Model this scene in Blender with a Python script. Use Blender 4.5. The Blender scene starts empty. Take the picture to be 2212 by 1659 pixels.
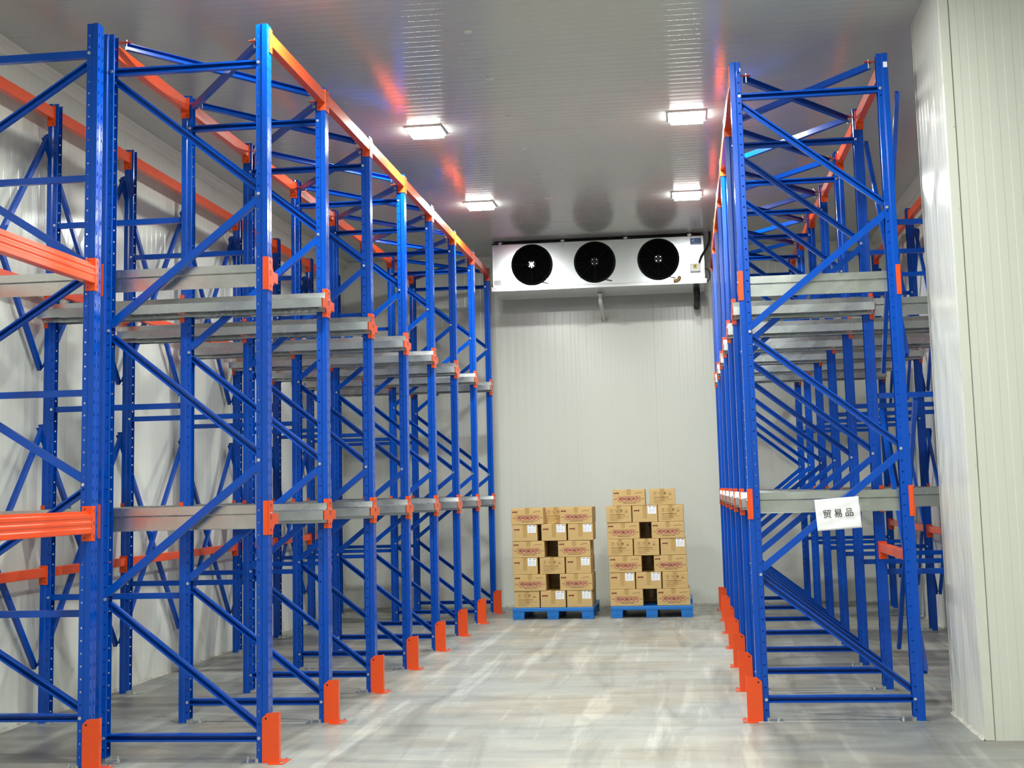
import bpy, bmesh, math, random
from mathutils import Vector, Matrix
random.seed(7)
sc = bpy.context.scene
COL = sc.collection

# ------------------------------------------------------------------ camera
CAMP = Vector((0, 0, 1.6)); YAW, PITCH, ROLL = 0.1240, 0.1215, -0.0238
FPX, IW, IH = 2957.4, 2212.0, 1659.0
def cam_basis():
    cy, sy = math.cos(YAW), math.sin(YAW)
    fw = Vector((-sy, cy, 0)); rt = Vector((cy, sy, 0)); up = Vector((0, 0, 1))
    cp, sp = math.cos(PITCH), math.sin(PITCH)
    fw, up = fw*cp + up*sp, up*cp - fw*sp
    cr, sr = math.cos(ROLL), math.sin(ROLL)
    return rt*cr + up*sr, up*cr - rt*sr, fw
_rt, _up, _fw = cam_basis()
cd = bpy.data.cameras.new('camera'); cam = bpy.data.objects.new('camera', cd); COL.objects.link(cam)
cam.matrix_world = Matrix(((_rt.x, _up.x, -_fw.x, CAMP.x), (_rt.y, _up.y, -_fw.y, CAMP.y), (_rt.z, _up.z, -_fw.z, CAMP.z), (0, 0, 0, 1)))
cd.sensor_width = 36; cd.lens = 36*FPX/IW; cd.shift_y = -128.9/IW; cd.clip_start = 0.05; cd.clip_end = 100
sc.camera = cam

# ------------------------------------------------------------------ world and exposure
w = bpy.data.worlds.new('world'); sc.world = w; w.use_nodes = True
w.node_tree.nodes['Background'].inputs[0].default_value = (0.02, 0.02, 0.02, 1)
w.node_tree.nodes['Background'].inputs[1].default_value = 0.2
LAMP = 460.0
sc.view_settings.view_transform = 'Standard'; sc.view_settings.look = 'None'
sc.view_settings.gamma = 1.0; sc.view_settings.use_curve_mapping = False
sc.view_settings.exposure = 0.0
CEIL = 4.96; XL, XR, YB, YF = -4.87, 2.73, 19.30, -2.0
LAMPS = [(x, y) for x in (-2.29, 0.12) for y in (15.62, 12.24, 8.22, 4.85, 1.4)]

# ------------------------------------------------------------------ materials
def srgb(r, g, b):
    f = lambda c: c/12.92 if c <= 0.04045 else ((c+0.055)/1.055)**2.4
    return (f(r/255), f(g/255), f(b/255), 1)
def mat(name, col, rough=0.5, metal=0.0, spec=0.5, coat=0.0, noise=0.0, nscale=8, bump=0.0, bscale=200, stretch=None, rvar=0.0):
    m = bpy.data.materials.new(name); m.use_nodes = True
    nt = m.node_tree; b = nt.nodes['Principled BSDF']
    b.inputs['Base Color'].default_value = col; b.inputs['Roughness'].default_value = rough
    b.inputs['Metallic'].default_value = metal; b.inputs['Specular IOR Level'].default_value = spec
    b.inputs['Coat Weight'].default_value = coat; b.inputs['Coat Roughness'].default_value = 0.08
    tc = nt.nodes.new('ShaderNodeTexCoord'); mp = nt.nodes.new('ShaderNodeMapping')
    nt.links.new(tc.outputs['Object'], mp.inputs['Vector'])
    if stretch: mp.inputs['Scale'].default_value = stretch
    if noise or rvar:
        n = nt.nodes.new('ShaderNodeTexNoise'); n.inputs['Scale'].default_value = nscale; n.inputs['Detail'].default_value = 5
        nt.links.new(mp.outputs[0], n.inputs['Vector'])
        if noise:
            r = nt.nodes.new('ShaderNodeValToRGB')
            r.color_ramp.elements[0].position = 0.3; r.color_ramp.elements[1].position = 0.7
            lo = tuple(max(0, c*(1-noise)) for c in col[:3])+(1,); hi = tuple(min(1, c*(1+noise)) for c in col[:3])+(1,)
            r.color_ramp.elements[0].color = lo; r.color_ramp.elements[1].color = hi
            nt.links.new(n.outputs['Fac'], r.inputs['Fac']); nt.links.new(r.outputs['Color'], b.inputs['Base Color'])
        if rvar:
            mr = nt.nodes.new('ShaderNodeMapRange'); mr.inputs['From Min'].default_value = 0.3; mr.inputs['From Max'].default_value = 0.7
            mr.inputs['To Min'].default_value = rough-rvar; mr.inputs['To Max'].default_value = rough+rvar
            nt.links.new(n.outputs['Fac'], mr.inputs['Value']); nt.links.new(mr.outputs['Result'], b.inputs['Roughness'])
    if bump:
        n2 = nt.nodes.new('ShaderNodeTexNoise'); n2.inputs['Scale'].default_value = bscale; n2.inputs['Detail'].default_value = 2
        bp = nt.nodes.new('ShaderNodeBump'); bp.inputs['Strength'].default_value = bump; bp.inputs['Distance'].default_value = 0.01
        nt.links.new(mp.outputs[0], n2.inputs['Vector']); nt.links.new(n2.outputs['Fac'], bp.inputs['Height']); nt.links.new(bp.outputs['Normal'], b.inputs['Normal'])
    return m
M = {}
M['blue'] = mat('blue_powder_coat', srgb(0, 70, 172), 0.2, spec=0.36, noise=0.05, nscale=3, bump=0.008, bscale=90)
M['orange'] = mat('orange_powder_coat', srgb(224, 77, 25), 0.3, spec=0.5, noise=0.06, nscale=5, bump=0.008, bscale=90)
M['galv'] = mat('galvanised_steel', srgb(190, 194, 192), 0.27, metal=0.9, noise=0.10, nscale=5, rvar=0.04)
M['zinc'] = mat('zinc_plated_bolts', srgb(215, 218, 220), 0.25, metal=0.9, noise=0.05)
M['slot'] = mat('dark_slot', srgb(20, 14, 14), 0.7, noise=0.1)
M['wall'] = mat('cream_coated_panel', srgb(217, 219, 210), 0.2, spec=0.5, noise=0.012, nscale=2.0, bump=0.02, bscale=5.0, stretch=(1, 1, 0.05))
M['ceiling'] = mat('cream_coated_ceiling_panel', srgb(182, 185, 180), 0.18, spec=0.5, noise=0.01, nscale=2.0)
M['trim'] = mat('cream_corner_trim', srgb(216, 218, 208), 0.35, noise=0.02)
M['groove'] = mat('panel_joint_shadow_gap', srgb(130, 130, 118), 0.7, noise=0.1)
M['mortar'] = mat('rough_floor_sealant', srgb(176, 174, 164), 0.9, noise=0.25, nscale=20, bump=0.5, bscale=40)
M['cooler'] = mat('white_stucco_aluminium', srgb(200, 203, 205), 0.2, metal=0.95, noise=0.02, bump=0.04, bscale=120)
M['lampframe'] = mat('white_lamp_frame', srgb(225, 225, 222), 0.4, noise=0.02)
M['black'] = mat('black_fan_plastic', srgb(6, 8, 8), 0.45, spec=0.18, noise=0.2)
M['blade'] = mat('matt_black_fan_blade', srgb(4, 5, 5), 0.8, spec=0.05, noise=0.2)
M['rubber'] = mat('black_pipe_insulation', srgb(18, 19, 20), 0.7, noise=0.2, nscale=30)
M['pvc'] = mat('white_pipe', srgb(215, 214, 205), 0.45, noise=0.05)
M['brass'] = mat('brown_elbow_fitting', srgb(150, 125, 78), 0.5, noise=0.15)
M['stickerblue'] = mat('blue_name_plate', srgb(30, 110, 175), 0.4, noise=0.03)
M['yellow'] = mat('yellow_warning_sticker', srgb(205, 185, 50), 0.5, noise=0.05)
M['ink'] = mat('black_print_ink', srgb(24, 24, 26), 0.7, noise=0.1)
M['greyink'] = mat('pale_grey_print', srgb(160, 165, 178), 0.7, noise=0.1)
M['white'] = mat('white_paper', srgb(236, 237, 240), 0.6, noise=0.02, nscale=12)
M['card'] = mat('brown_corrugated_cardboard', srgb(196, 164, 108), 0.75, noise=0.06, nscale=4, bump=0.08, bscale=40)
M['tape'] = mat('brown_packing_tape', srgb(178, 146, 88), 0.3, noise=0.05)
M['redink'] = mat('dark_red_carton_print', srgb(108, 36, 28), 0.75, noise=0.06)
M['brownink'] = mat('brown_carton_print', srgb(118, 82, 44), 0.8, noise=0.06)
M['pink'] = mat('pale_pink_disc_print', srgb(214, 160, 124), 0.8, noise=0.04)
M['pallet'] = mat('blue_moulded_plastic', srgb(16, 108, 188), 0.4, noise=0.05, bump=0.03)
M['cap'] = mat('pale_ceiling_cap', srgb(205, 205, 198), 0.5, noise=0.05)

def lamp_mat(name, st):
    m = bpy.data.materials.new(name); m.use_nodes = True; nt = m.node_tree
    nt.nodes.remove(nt.nodes['Principled BSDF'])
    e = nt.nodes.new('ShaderNodeEmission'); e.inputs[0].default_value = (0.965, 1.0, 0.945, 1); e.inputs[1].default_value = st
    nt.links.new(e.outputs[0], nt.nodes['Material Output'].inputs[0])
    return m
M['lens'] = lamp_mat('lit_lamp_lens', LAMP); M['lens_rim'] = lamp_mat('dim_lens_rim', LAMP*0.12)

def floor_mat():
    m = bpy.data.materials.new('polished_concrete'); m.use_nodes = True; nt = m.node_tree; b = nt.nodes['Principled BSDF']
    N = nt.nodes.new; Lk = nt.links.new
    tc = N('ShaderNodeTexCoord')
    def noise(scale, sx, sy, det=6, rot=0.0, dist=0.0):
        mp = N('ShaderNodeMapping'); mp.inputs['Scale'].default_value = (sx, sy, 1); mp.inputs['Rotation'].default_value = (0, 0, rot)
        Lk(tc.outputs['Object'], mp.inputs['Vector'])
        n = N('ShaderNodeTexNoise'); n.inputs['Scale'].default_value = scale; n.inputs['Detail'].default_value = det; n.inputs['Roughness'].default_value = 0.62; n.inputs['Distortion'].default_value = dist
        Lk(mp.outputs[0], n.inputs['Vector']); return n.outputs['Fac']
    def rng(v, a, b_, c, d):
        r = N('ShaderNodeMapRange'); r.inputs[1].default_value = a; r.inputs[2].default_value = b_; r.inputs[3].default_value = c; r.inputs[4].default_value = d
        Lk(v, r.inputs[0]); return r.outputs[0]
    def math_(op, a, b_):
        n = N('ShaderNodeMath'); n.operation = op
        for i, v in enumerate((a, b_)):
            if isinstance(v, (int, float)): n.inputs[i].default_value = v
            else: Lk(v, n.inputs[i])
        return n.outputs[0]
    big = rng(noise(1.0, 0.9, 0.5, 4), 0.3, 0.7, 0.86, 1.12)
    tracks = rng(noise(3.4, 1.6, 0.11, 9, 0.10, 0.45), 0.53, 0.62, 0.96, 1.30)      # pale rubbed tyre tracks along the aisle
    dark = rng(noise(2.4, 1.5, 0.2, 9, 0.16, 0.8), 0.34, 0.48, 0.72, 1.0)          # greyer drags
    swirl = rng(noise(2.2, 0.35, 1.6, 9, 0.0, 0.8), 0.36, 0.60, 0.80, 1.10)
    fine = rng(noise(34, 0.5, 1.3, 3), 0.3, 0.7, 0.95, 1.05)
    v = math_('MULTIPLY', math_('MULTIPLY', math_('MULTIPLY', big, tracks), math_('MULTIPLY', dark, swirl)), fine)
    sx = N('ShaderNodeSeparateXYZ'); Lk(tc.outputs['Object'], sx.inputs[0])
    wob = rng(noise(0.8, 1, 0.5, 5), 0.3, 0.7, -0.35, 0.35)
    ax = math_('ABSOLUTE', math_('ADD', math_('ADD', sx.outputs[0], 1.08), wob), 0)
    aisle_tone = rng(ax, 1.25, 1.75, 1.06, 0.80)  # floor tone: paler along the aisle, darker to either side
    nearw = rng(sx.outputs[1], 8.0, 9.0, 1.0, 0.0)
    aisle_tone = math_('MAXIMUM', aisle_tone, math_('MULTIPLY', nearw, 1.04))
    v = math_('MULTIPLY', v, aisle_tone)
    blot = rng(noise(0.9, 1, 1, 3, 1.0), 0.42, 0.62, 0.0, 1.0)
    mix = N('ShaderNodeMix'); mix.data_type = 'RGBA'; Lk(blot, mix.inputs[0])
    mix.inputs[6].default_value = srgb(147, 149, 144); mix.inputs[7].default_value = srgb(151, 146, 134)
    mul = N('ShaderNodeMix'); mul.data_type = 'RGBA'; mul.blend_type = 'MULTIPLY'; mul.inputs[0].default_value = 1
    Lk(mix.outputs[2], mul.inputs[6]); Lk(v, mul.inputs[7]); Lk(mul.outputs[2], b.inputs['Base Color'])
    Lk(rng(noise(3, 1, 0.4, 5), 0.3, 0.7, 0.33, 0.5), b.inputs['Roughness'])
    bp = N('ShaderNodeBump'); bp.inputs['Strength'].default_value = 0.12; bp.inputs['Distance'].default_value = 0.01
    Lk(noise(40, 0.3, 1, 4), bp.inputs['Height']); Lk(bp.outputs['Normal'], b.inputs['Normal'])
    return m
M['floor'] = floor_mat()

# ------------------------------------------------------------------ mesh helpers
class MB:
    def __init__(s): s.v = []; s.f = []; s.mi = []
    def add(s, vs, fs, mi=0):
        o = len(s.v); s.v += [tuple(p) for p in vs]
        for f in fs: s.f.append(tuple(i+o for i in f)); s.mi.append(mi)
        return s
    def box(s, x0, x1, y0, y1, z0, z1, mi=0):
        vs = [(x, y, z) for z in (z0, z1) for y in (y0, y1) for x in (x0, x1)]
        return s.add(vs, [(0, 2, 3, 1), (4, 5, 7, 6), (0, 1, 5, 4), (2, 6, 7, 3), (0, 4, 6, 2), (1, 3, 7, 5)], mi)
    def bevbox(s, x0, x1, y0, y1, z0, z1, b, mi=0):
        bm = bmesh.new(); bmesh.ops.create_cube(bm, size=1)
        for v in bm.verts:
            v.co = ((x0+x1)/2+v.co.x*(x1-x0), (y0+y1)/2+v.co.y*(y1-y0), (z0+z1)/2+v.co.z*(z1-z0))
        bmesh.ops.bevel(bm, geom=list(bm.edges), offset=b, segments=2, affect='EDGES', profile=0.5)
        bm.verts.index_update()
        s.add([v.co[:] for v in bm.verts], [[v.index for v in f.verts] for f in bm.faces], mi); bm.free(); return s
    def prism(s, poly, axis, a, b, mi=0):
        """extrude a 2D polygon: axis x -> (y,z), y -> (x,z), z -> (x,y)"""
        n = len(poly)
        def P(p, t): return {'x': (t, p[0], p[1]), 'y': (p[0], t, p[1]), 'z': (p[0], p[1], t)}[axis]
        vs = [P(p, a) for p in poly]+[P(p, b) for p in poly]
        fs = [tuple(range(n))[::-1], tuple(range(n, 2*n))]+[(i, (i+1) % n, n+(i+1) % n, n+i) for i in range(n)]
        return s.add(vs, fs, mi)
    def sweep(s, poly, A, B, up=Vector((0, 1, 0)), mi=0, closed=True):
        """profile (u along up, v along third axis) swept from A to B"""
        A, B = Vector(A), Vector(B); d = (B-A).normalized(); u = (up-d*up.dot(d)).normalized(); w_ = d.cross(u)
        n = len(poly); vs = [A+u*p[0]+w_*p[1] for p in poly]+[B+u*p[0]+w_*p[1] for p in poly]
        fs = [(i, (i+1) % n, n+(i+1) % n, n+i) for i in range(n if closed else n-1)]
        if closed: fs += [tuple(range(n))[::-1], tuple(range(n, 2*n))]
        return s.add(vs, fs, mi)
    def cyl(s, A, B, r, n=12, r2=None, mi=0, caps=True):
        A, B = Vector(A), Vector(B); d = (B-A).normalized()
        u = d.orthogonal().normalized(); w_ = d.cross(u); r2 = r if r2 is None else r2
        vs = [A+(u*math.cos(2*math.pi*i/n)+w_*math.sin(2*math.pi*i/n))*r for i in range(n)]
        vs += [B+(u*math.cos(2*math.pi*i/n)+w_*math.sin(2*math.pi*i/n))*r2 for i in range(n)]
        fs = [(i, (i+1) % n, n+(i+1) % n, n+i) for i in range(n)]
        if caps: fs += [tuple(range(n))[::-1], tuple(range(n, 2*n))]
        return s.add(vs, fs, mi)
    def tube(s, pts, r, n=10, mi=0):
        pts = [Vector(p) for p in pts]; m = len(pts); vs = []; u = None
        for k, p in enumerate(pts):
            d = (pts[min(k+1, m-1)]-pts[max(k-1, 0)]).normalized()
            u = d.orthogonal().normalized() if u is None else (u-d*u.dot(d)).normalized()
            w_ = d.cross(u)
            vs += [p+(u*math.cos(2*math.pi*i/n)+w_*math.sin(2*math.pi*i/n))*r for i in range(n)]
        fs = [(k*n+i, k*n+(i+1) % n, (k+1)*n+(i+1) % n, (k+1)*n+i) for k in range(m-1) for i in range(n)]
        fs += [tuple(range(n))[::-1], tuple(range((m-1)*n, m*n))]
        return s.add(vs, fs, mi)
    def torus(s, c, R, r, axis='y', n=40, k=8, mi=0, a0=0, a1=2*math.pi):
        vs = []; full = abs(a1-a0-2*math.pi) < 1e-6; N = n if full else n+1
        for i in range(N):
            a = a0+(a1-a0)*i/n
            for j in range(k):
                b = 2*math.pi*j/k; rr = R+r*math.cos(b); h = r*math.sin(b)
                p = (rr*math.cos(a), h, rr*math.sin(a)) if axis == 'y' else (rr*math.cos(a), rr*math.sin(a), h)
                vs.append((c[0]+p[0], c[1]+p[1], c[2]+p[2]))
        fs = [(i*k+j, i*k+(j+1) % k, ((i+1) % N)*k+(j+1) % k, ((i+1) % N)*k+j) for i in range(n if full else n) for j in range(k)]
        return s.add(vs, fs, mi)
    def mesh(s, name, mats, smooth=False, recalc=True):
        me = bpy.data.meshes.new(name); me.from_pydata(s.v, [], s.f)
        for m in (mats if isinstance(mats, (list, tuple)) else [mats]): me.materials.append(m)
        me.polygons.foreach_set('material_index', s.mi)
        if recalc:
            bm = bmesh.new(); bm.from_mesh(me); bmesh.ops.recalc_face_normals(bm, faces=bm.faces); bm.to_mesh(me); bm.free()
        if smooth:
            me.polygons.foreach_set('use_smooth', [True]*len(me.polygons)); me.set_sharp_from_angle(angle=math.radians(35))
        me.update(); return me
def solidify(me, th):
    o = bpy.data.objects.new('tmp', me); COL.objects.link(o)
    md = o.modifiers.new('s', 'SOLIDIFY'); md.thickness = th; md.offset = 0
    m2 = bpy.data.meshes.new_from_object(o.evaluated_get(bpy.context.evaluated_depsgraph_get()))
    m2.name = me.name; bpy.data.objects.remove(o); return m2
def obj(name, me, parent=None, loc=None, rotz=0.0, label=None, cat=None, group=None, kind=None, rot=None):
    o = bpy.data.objects.new(name, me); COL.objects.link(o)
    if parent: o.parent = parent
    if loc: o.location = loc
    if rotz: o.rotation_euler = (0, 0, rotz)
    if rot: o.rotation_euler = rot
    if label: o['label'] = label
    if cat: o['category'] = cat
    if group: o['group'] = group
    if kind: o['kind'] = kind
    return o
def thing(name, label, cat, loc=(0, 0, 0), rotz=0.0, group=None, rot=None):
    return obj(name, None, None, loc, rotz, label, cat, group, None, rot)

# ------------------------------------------------------------------ room shell (ribbed sandwich panels)
def ribs(t0, t1, period=0.112, h=0.0008, joint=10):
    """polyline (t, height) across ribbed panels"""
    out = [(t0, 0)]; t = t0; k = 0
    while t < t1-period:
        if k % joint == 0 and k: out += [(t, 0), (t+0.001, -0.003), (t+0.004, -0.003), (t+0.005, 0)]
        out += [(t+0.049, 0), (t+0.054, h), (t+period-0.005, h), (t+period, 0)]
        t += period; k += 1
    out.append((t1, 0)); return out
def panel(name, fn, t0, t1, a, b, m, th=0.1, flip=1, **kw):
    """fn(t, s, h) -> xyz ; s runs a..b along the ribs, h is height off the surface into the room"""
    P = ribs(t0, t1); mb = MB(); vs = []; fs = []
    for (t, h) in P: vs += [fn(t, a, h), fn(t, b, h)]
    n = len(P)
    for i in range(n-1): fs.append((2*i, 2*i+1, 2*i+3, 2*i+2) if flip > 0 else (2*i, 2*i+2, 2*i+3, 2*i+1))
    mb.add(vs, fs)
    c = [fn(t, s, -th) for t in (t0, t1) for s in (a, b)]
    c2 = [fn(t, s, 0) for t in (t0, t1) for s in (a, b)]
    mb.add(c+c2, [(0, 1, 3, 2), (0, 2, 6, 4), (1, 5, 7, 3), (0, 4, 5, 1), (2, 3, 7, 6)])
    return obj(name, mb.mesh(name, m, recalc=False), kind='structure', **kw)
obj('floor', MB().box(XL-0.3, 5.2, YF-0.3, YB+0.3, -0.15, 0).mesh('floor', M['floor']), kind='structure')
panel('ceiling', lambda t, s, h: (s, t, CEIL-h), YF-0.1, YB+0.1, XL-0.1, 5.1, M['ceiling'])
panel('wall_left', lambda t, s, h: (XL+h, t, s), YF, YB, 0.0, CEIL, M['wall'])
panel('wall_back', lambda t, s, h: (t, YB-h, s), XL, 5.0, 0.0, CEIL, M['wall'])
panel('wall_right', lambda t, s, h: (XR-h, t, s), 10.0, YB, 0.0, CEIL, M['wall'])
panel('wall_front', lambda t, s, h: (t, YF+h, s), XL, 5.0, 0.0, CEIL, M['wall'])
panel('wall_right_front', lambda t, s, h: (5.0-h, t, s), YF, 9.0, 0.0, CEIL, M['wall'])
# projecting panel block at the right
CX0, CY0, CY1 = 1.770, 9.02, 10.08
panel('wall_projecting_side', lambda t, s, h: (CX0-h, t, s), CY0+0.0, CY1, 0.0, CEIL, M['wall'], th=0.06)
panel('wall_projecting_front', lambda t, s, h: (t, CY0-h, s), CX0, 5.0, 0.0, CEIL, M['wall'], th=0.06)
obj('wall_projecting_rear', MB().box(CX0+0.06, 5.0, CY1-0.08, CY1, 0, CEIL).mesh('r', M['wall']), kind='structure')
def Ltrim(name, x, y, sx, sy, wx=0.052, wy=0.05, th=0.0025):
    """vertical angle trim at outer corner (x, y); legs run to +sx and +sy"""
    mb = MB(); xs = sorted((x-sx*th, x+sx*wx)); ys = sorted((y-sy*th-sy*0.0016, y-sy*0.0016))
    mb.box(xs[0], xs[1], ys[0], ys[1], 0.002, CEIL-0.002)
    xs = sorted((x-sx*th-sx*0.0016, x-sx*0.0016)); ys = sorted((y, y+sy*wy)); mb.box(xs[0], xs[1], ys[0], ys[1], 0.002, CEIL-0.002)
    for z in [0.6+0.55*i for i in range(8)]:
        mb.cyl((x+sx*wx*0.75, y-sy*0.004, z), (x+sx*wx*0.75, y-sy*0.008, z), 0.004, 8)
    obj(name, mb.mesh(name, M['trim']), kind='structure')
Ltrim('trim_1', CX0, CY0, 1, 1)
obj('trim_2', MB().box(CX0+0.0535, CX0+0.058, CY0-0.0018, CY0-0.0002, 0, CEIL).mesh('t', M['groove']), kind='structure')
Ltrim('trim_3', CX0, CY1, 1, -1, wy=0.03)
# coved trims between ceiling and walls
def cove(name, poly, axis, a, b): obj(name, MB().prism(poly, axis, a, b).mesh(name, M['trim']), kind='structure')
cv = [(0, 0), (0.085, 0), (0.08, -0.006), (0.045, -0.02), (0.02, -0.045), (0.006, -0.08), (0, -0.085)]
cove('trim_4', [(XL+0.002+p[0], CEIL-0.002+p[1]) for p in cv], 'y', YF, YB)
cove('trim_5', [(XR-0.002-p[0], CEIL-0.002+p[1]) for p in cv], 'y', 10.1, YB)
cove('trim_6', [(YB-0.002-p[0], CEIL-0.002+p[1]) for p in cv], 'x', XL+0.05, XR-0.05)
cove('trim_7', [(CY0+0.02-p[0]*0.5, CEIL-0.002+p[1]*0.5) for p in cv], 'x', CX0-0.02, 4.9)
def sealant(name, A, B):
    A, B = Vector(A), Vector(B); n = int((B-A).length/0.08); d = (B-A)/n; pr = Vector((-d.y, d.x, 0)).normalized()
    mb = MB(); vs = []; fs = []
    for i in range(n+1):
        p = A+d*i; a = 0.012+random.random()*0.012; b = 0.012+random.random()*0.016
        vs += [p+Vector((0, 0, b)), p+pr*a*0.4+Vector((0, 0, b*0.5)), p+pr*a, p]
    for i in range(n):
        for j in range(4): fs.append((4*i+j, 4*i+(j+1) % 4, 4*i+4+(j+1) % 4, 4*i+4+j))
    obj(name, mb.add(vs, fs).mesh(name, M['mortar']), kind='structure')
sealant('baseboard_left', (XL+0.001, YB, 0.0), (XL+0.001, YF, 0.0))
sealant('baseboard_back', (XR, YB-0.001, 0.0), (XL, YB-0.001, 0.0))
sealant('baseboard_right', (XR-0.001, CY1, 0.0), (XR-0.001, YB, 0.0))
sealant('baseboard_projecting', (CX0-0.003, CY0, 0.0), (CX0-0.003, CY1, 0.0))

# ------------------------------------------------------------------ rack part meshes
PITCH_H = 0.076; POST_H = 4.64
def strip(mb, p0, p1, z0, z1, hole=None, n=1, mi=0):
    """vertical strip between plan points p0,p1 split in n cells, each with a hole polygon [(s,z) in metres around the cell centre]"""
    p0, p1 = Vector(p0), Vector(p1); L = (p1-p0).length; d = (p1-p0)/L
    if not hole:
        mb.add([(*p0, z0), (*p1, z0), (*p1, z1), (*p0, z1)], [(0, 1, 2, 3)]); return
    hgt = (z1-z0)/n; k = len(hole)//4
    for i in range(n):
        a = z0+i*hgt; c = a+hgt/2
        out = [(0, a), (L, a), (L, a+hgt), (0, a+hgt)]; inn = [(L/2+s, c+t) for s, t in hole]
        vs = [(*(p0+d*s), t) for s, t in out+inn]; fs = []
        for q in range(4):
            r = (q+1) % 4
            ring = [4+(q*k+j) % (4*k) for j in range(k+1)]
            fs.append((q, r, ring[-1], *reversed(ring[:-1])) if k > 1 else (q, r, 4+(q+1) % 4, 4+q))
        mb.add(vs, fs, mi)
def octo(r): return [(r*math.cos(math.radians(225+45*i)), r*math.sin(math.radians(225+45*i))) for i in range(8)]
def rect(a, b, o=0): return [(-a, -b+o), (a, -b+o), (a, b+o), (-a, b+o)]
def post_mesh():
    mb = MB(); n = 60; z0 = 0.04; z1 = z0+n*PITCH_H
    half = [((0.060, 0.008), (0.060, 0.045)), ((0.060, 0.045), (0.027, 0.045)), ((0.027, 0.045), (0.018, 0.037)), ((0.018, 0.037), (-0.014, 0.037)), ((-0.014, 0.037), (-0.017, 0.030))]
    for s in (1, -1):
        for i, (a, b) in enumerate(half):
            a = (a[0], a[1]*s); b = (b[0], b[1]*s)
            hole = rect(0.0045, 0.012, 0.004) if i == 0 else octo(0.0062) if i == 3 else None
            strip(mb, a, b, z0, z1, hole, n)
            strip(mb, a, b, 0.004, z0); strip(mb, a, b, z1, POST_H)
    strip(mb, (0.060, -0.008), (0.060, 0.008), 0.004, POST_H)
    me = mb.mesh('post', M['blue'])
    bm = bmesh.new(); bm.from_mesh(me); bmesh.ops.remove_doubles(bm, verts=bm.verts, dist=1e-5); bm.to_mesh(me); bm.free()
    return solidify(me, 0.0024)
ME = {}
ME['post'] = post_mesh()
def base_plate():
    mb = MB(); mb.bevbox(-0.11, 0.064, -0.062, 0.062, 0.0, 0.006, 0.002)
    mb.box(-0.019, 0.0, -0.05, 0.05, 0.006, 0.03)
    mb.cyl((-0.08, 0.0, 0.006), (-0.08, 0.0, 0.016), 0.012, 6, mi=1); mb.cyl((-0.08, 0.0, 0.016), (-0.08, 0.0, 0.034), 0.006, 8, mi=1)
    return mb.mesh('base_plate', [M['galv'], M['zinc']])
ME['base_plate'] = base_plate()
def bolt():
    mb = MB(); mb.cyl((0, -0.045, 0), (0, 0.045, 0), 0.0045, 8); mb.cyl((0, -0.047, 0), (0, -0.0395, 0), 0.0085, 6); mb.cyl((0, 0.039, 0), (0, 0.047, 0), 0.0085, 6)
    mb.cyl((0, -0.0397, 0), (0, -0.0387, 0), 0.0105, 12)
    return mb.mesh('bolt', M['zinc'])
ME['bolt'] = bolt()
def channel(A, B, yc, w_=0.044, d=0.026, open_front=True, lip=0.012, th=0.002):
    """cold-formed channel from A to B (x,z) at y centre yc; open side toward -y if open_front"""
    s = -1 if open_front else 1
    o = [(-s*d/2, -w_/2), (s*d/2, -w_/2), (s*d/2, -w_/2+lip), (s*(d/2-th), -w_/2+lip), (s*(d/2-th), -w_/2+th), (-s*(d/2-th), -w_/2+th),
         (-s*(d/2-th), w_/2-th), (s*(d/2-th), w_/2-th), (s*(d/2-th), w_/2-lip), (s*d/2, w_/2-lip), (s*d/2, w_/2), (-s*d/2, w_/2)]
    return MB().sweep(o, (A[0], yc, A[1]), (B[0], yc, B[1]))
HW = 0.495
NZ = dict(z0=0.148, z1=0.991, z2=1.832, z3=2.680, z4=3.524, zt=4.388)
def frame_parts(hor, diag, bolts):
    parts = []
    parts.append(('upright_post', ME['post'], (HW, 0, 0), 0)); parts.append(('upright_post', ME['post'], (-HW, 0, 0), math.pi))
    parts.append(('base_plate', ME['base_plate'], (HW, 0, 0), 0)); parts.append(('base_plate', ME['base_plate'], (-HW, 0, 0), math.pi))
    for z, op in hor: parts.append(('horizontal_brace', channel((-HW+0.002, z), (HW-0.002, z), 0, 0.048, 0.044, op).mesh('hb', M['blue']), (0, 0, 0), 0))
    for (s0, za, s1, zb, op, yc) in diag:
        a = Vector((s0*HW, za)); b = Vector((s1*HW, zb)); d = (b-a).normalized()
        a = a+d*0.012; b = b-d*0.012
        parts.append(('diagonal_brace', channel(a, b, yc, 0.046, 0.034, op).mesh('db', M['blue']), (0, 0, 0), 0))
    for s0, z in bolts: parts.append(('bolt', ME['bolt'], (s0*HW, 0, z), 0))
    return parts
n_ = NZ; e = 0.030
FR_A = frame_parts([(n_['z0'], True), (n_['zt'], True)],
    [(-1, n_['zt']-0.045, 1, n_['z4']+e, True, 0.0178), (-1, n_['z3']+e, 1, n_['z4']-e, False, -0.0178), (-1, n_['z3']-e, 1, n_['z2']+e, True, 0.0178),
     (-1, n_['z1']+e, 1, n_['z2']-e, False, -0.0178), (-1, n_['z1']-e, 1, n_['z0']+0.05, True, 0.0178)],
    [(1, n_[k]) for k in ('z0', 'z2', 'z4', 'zt')]+[(-1, n_[k]) for k in ('z0', 'z1', 'z3', 'zt')])
bz = [0.304, 1.0, 1.704, 2.37, 3.051, 3.745, 4.448]
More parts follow.
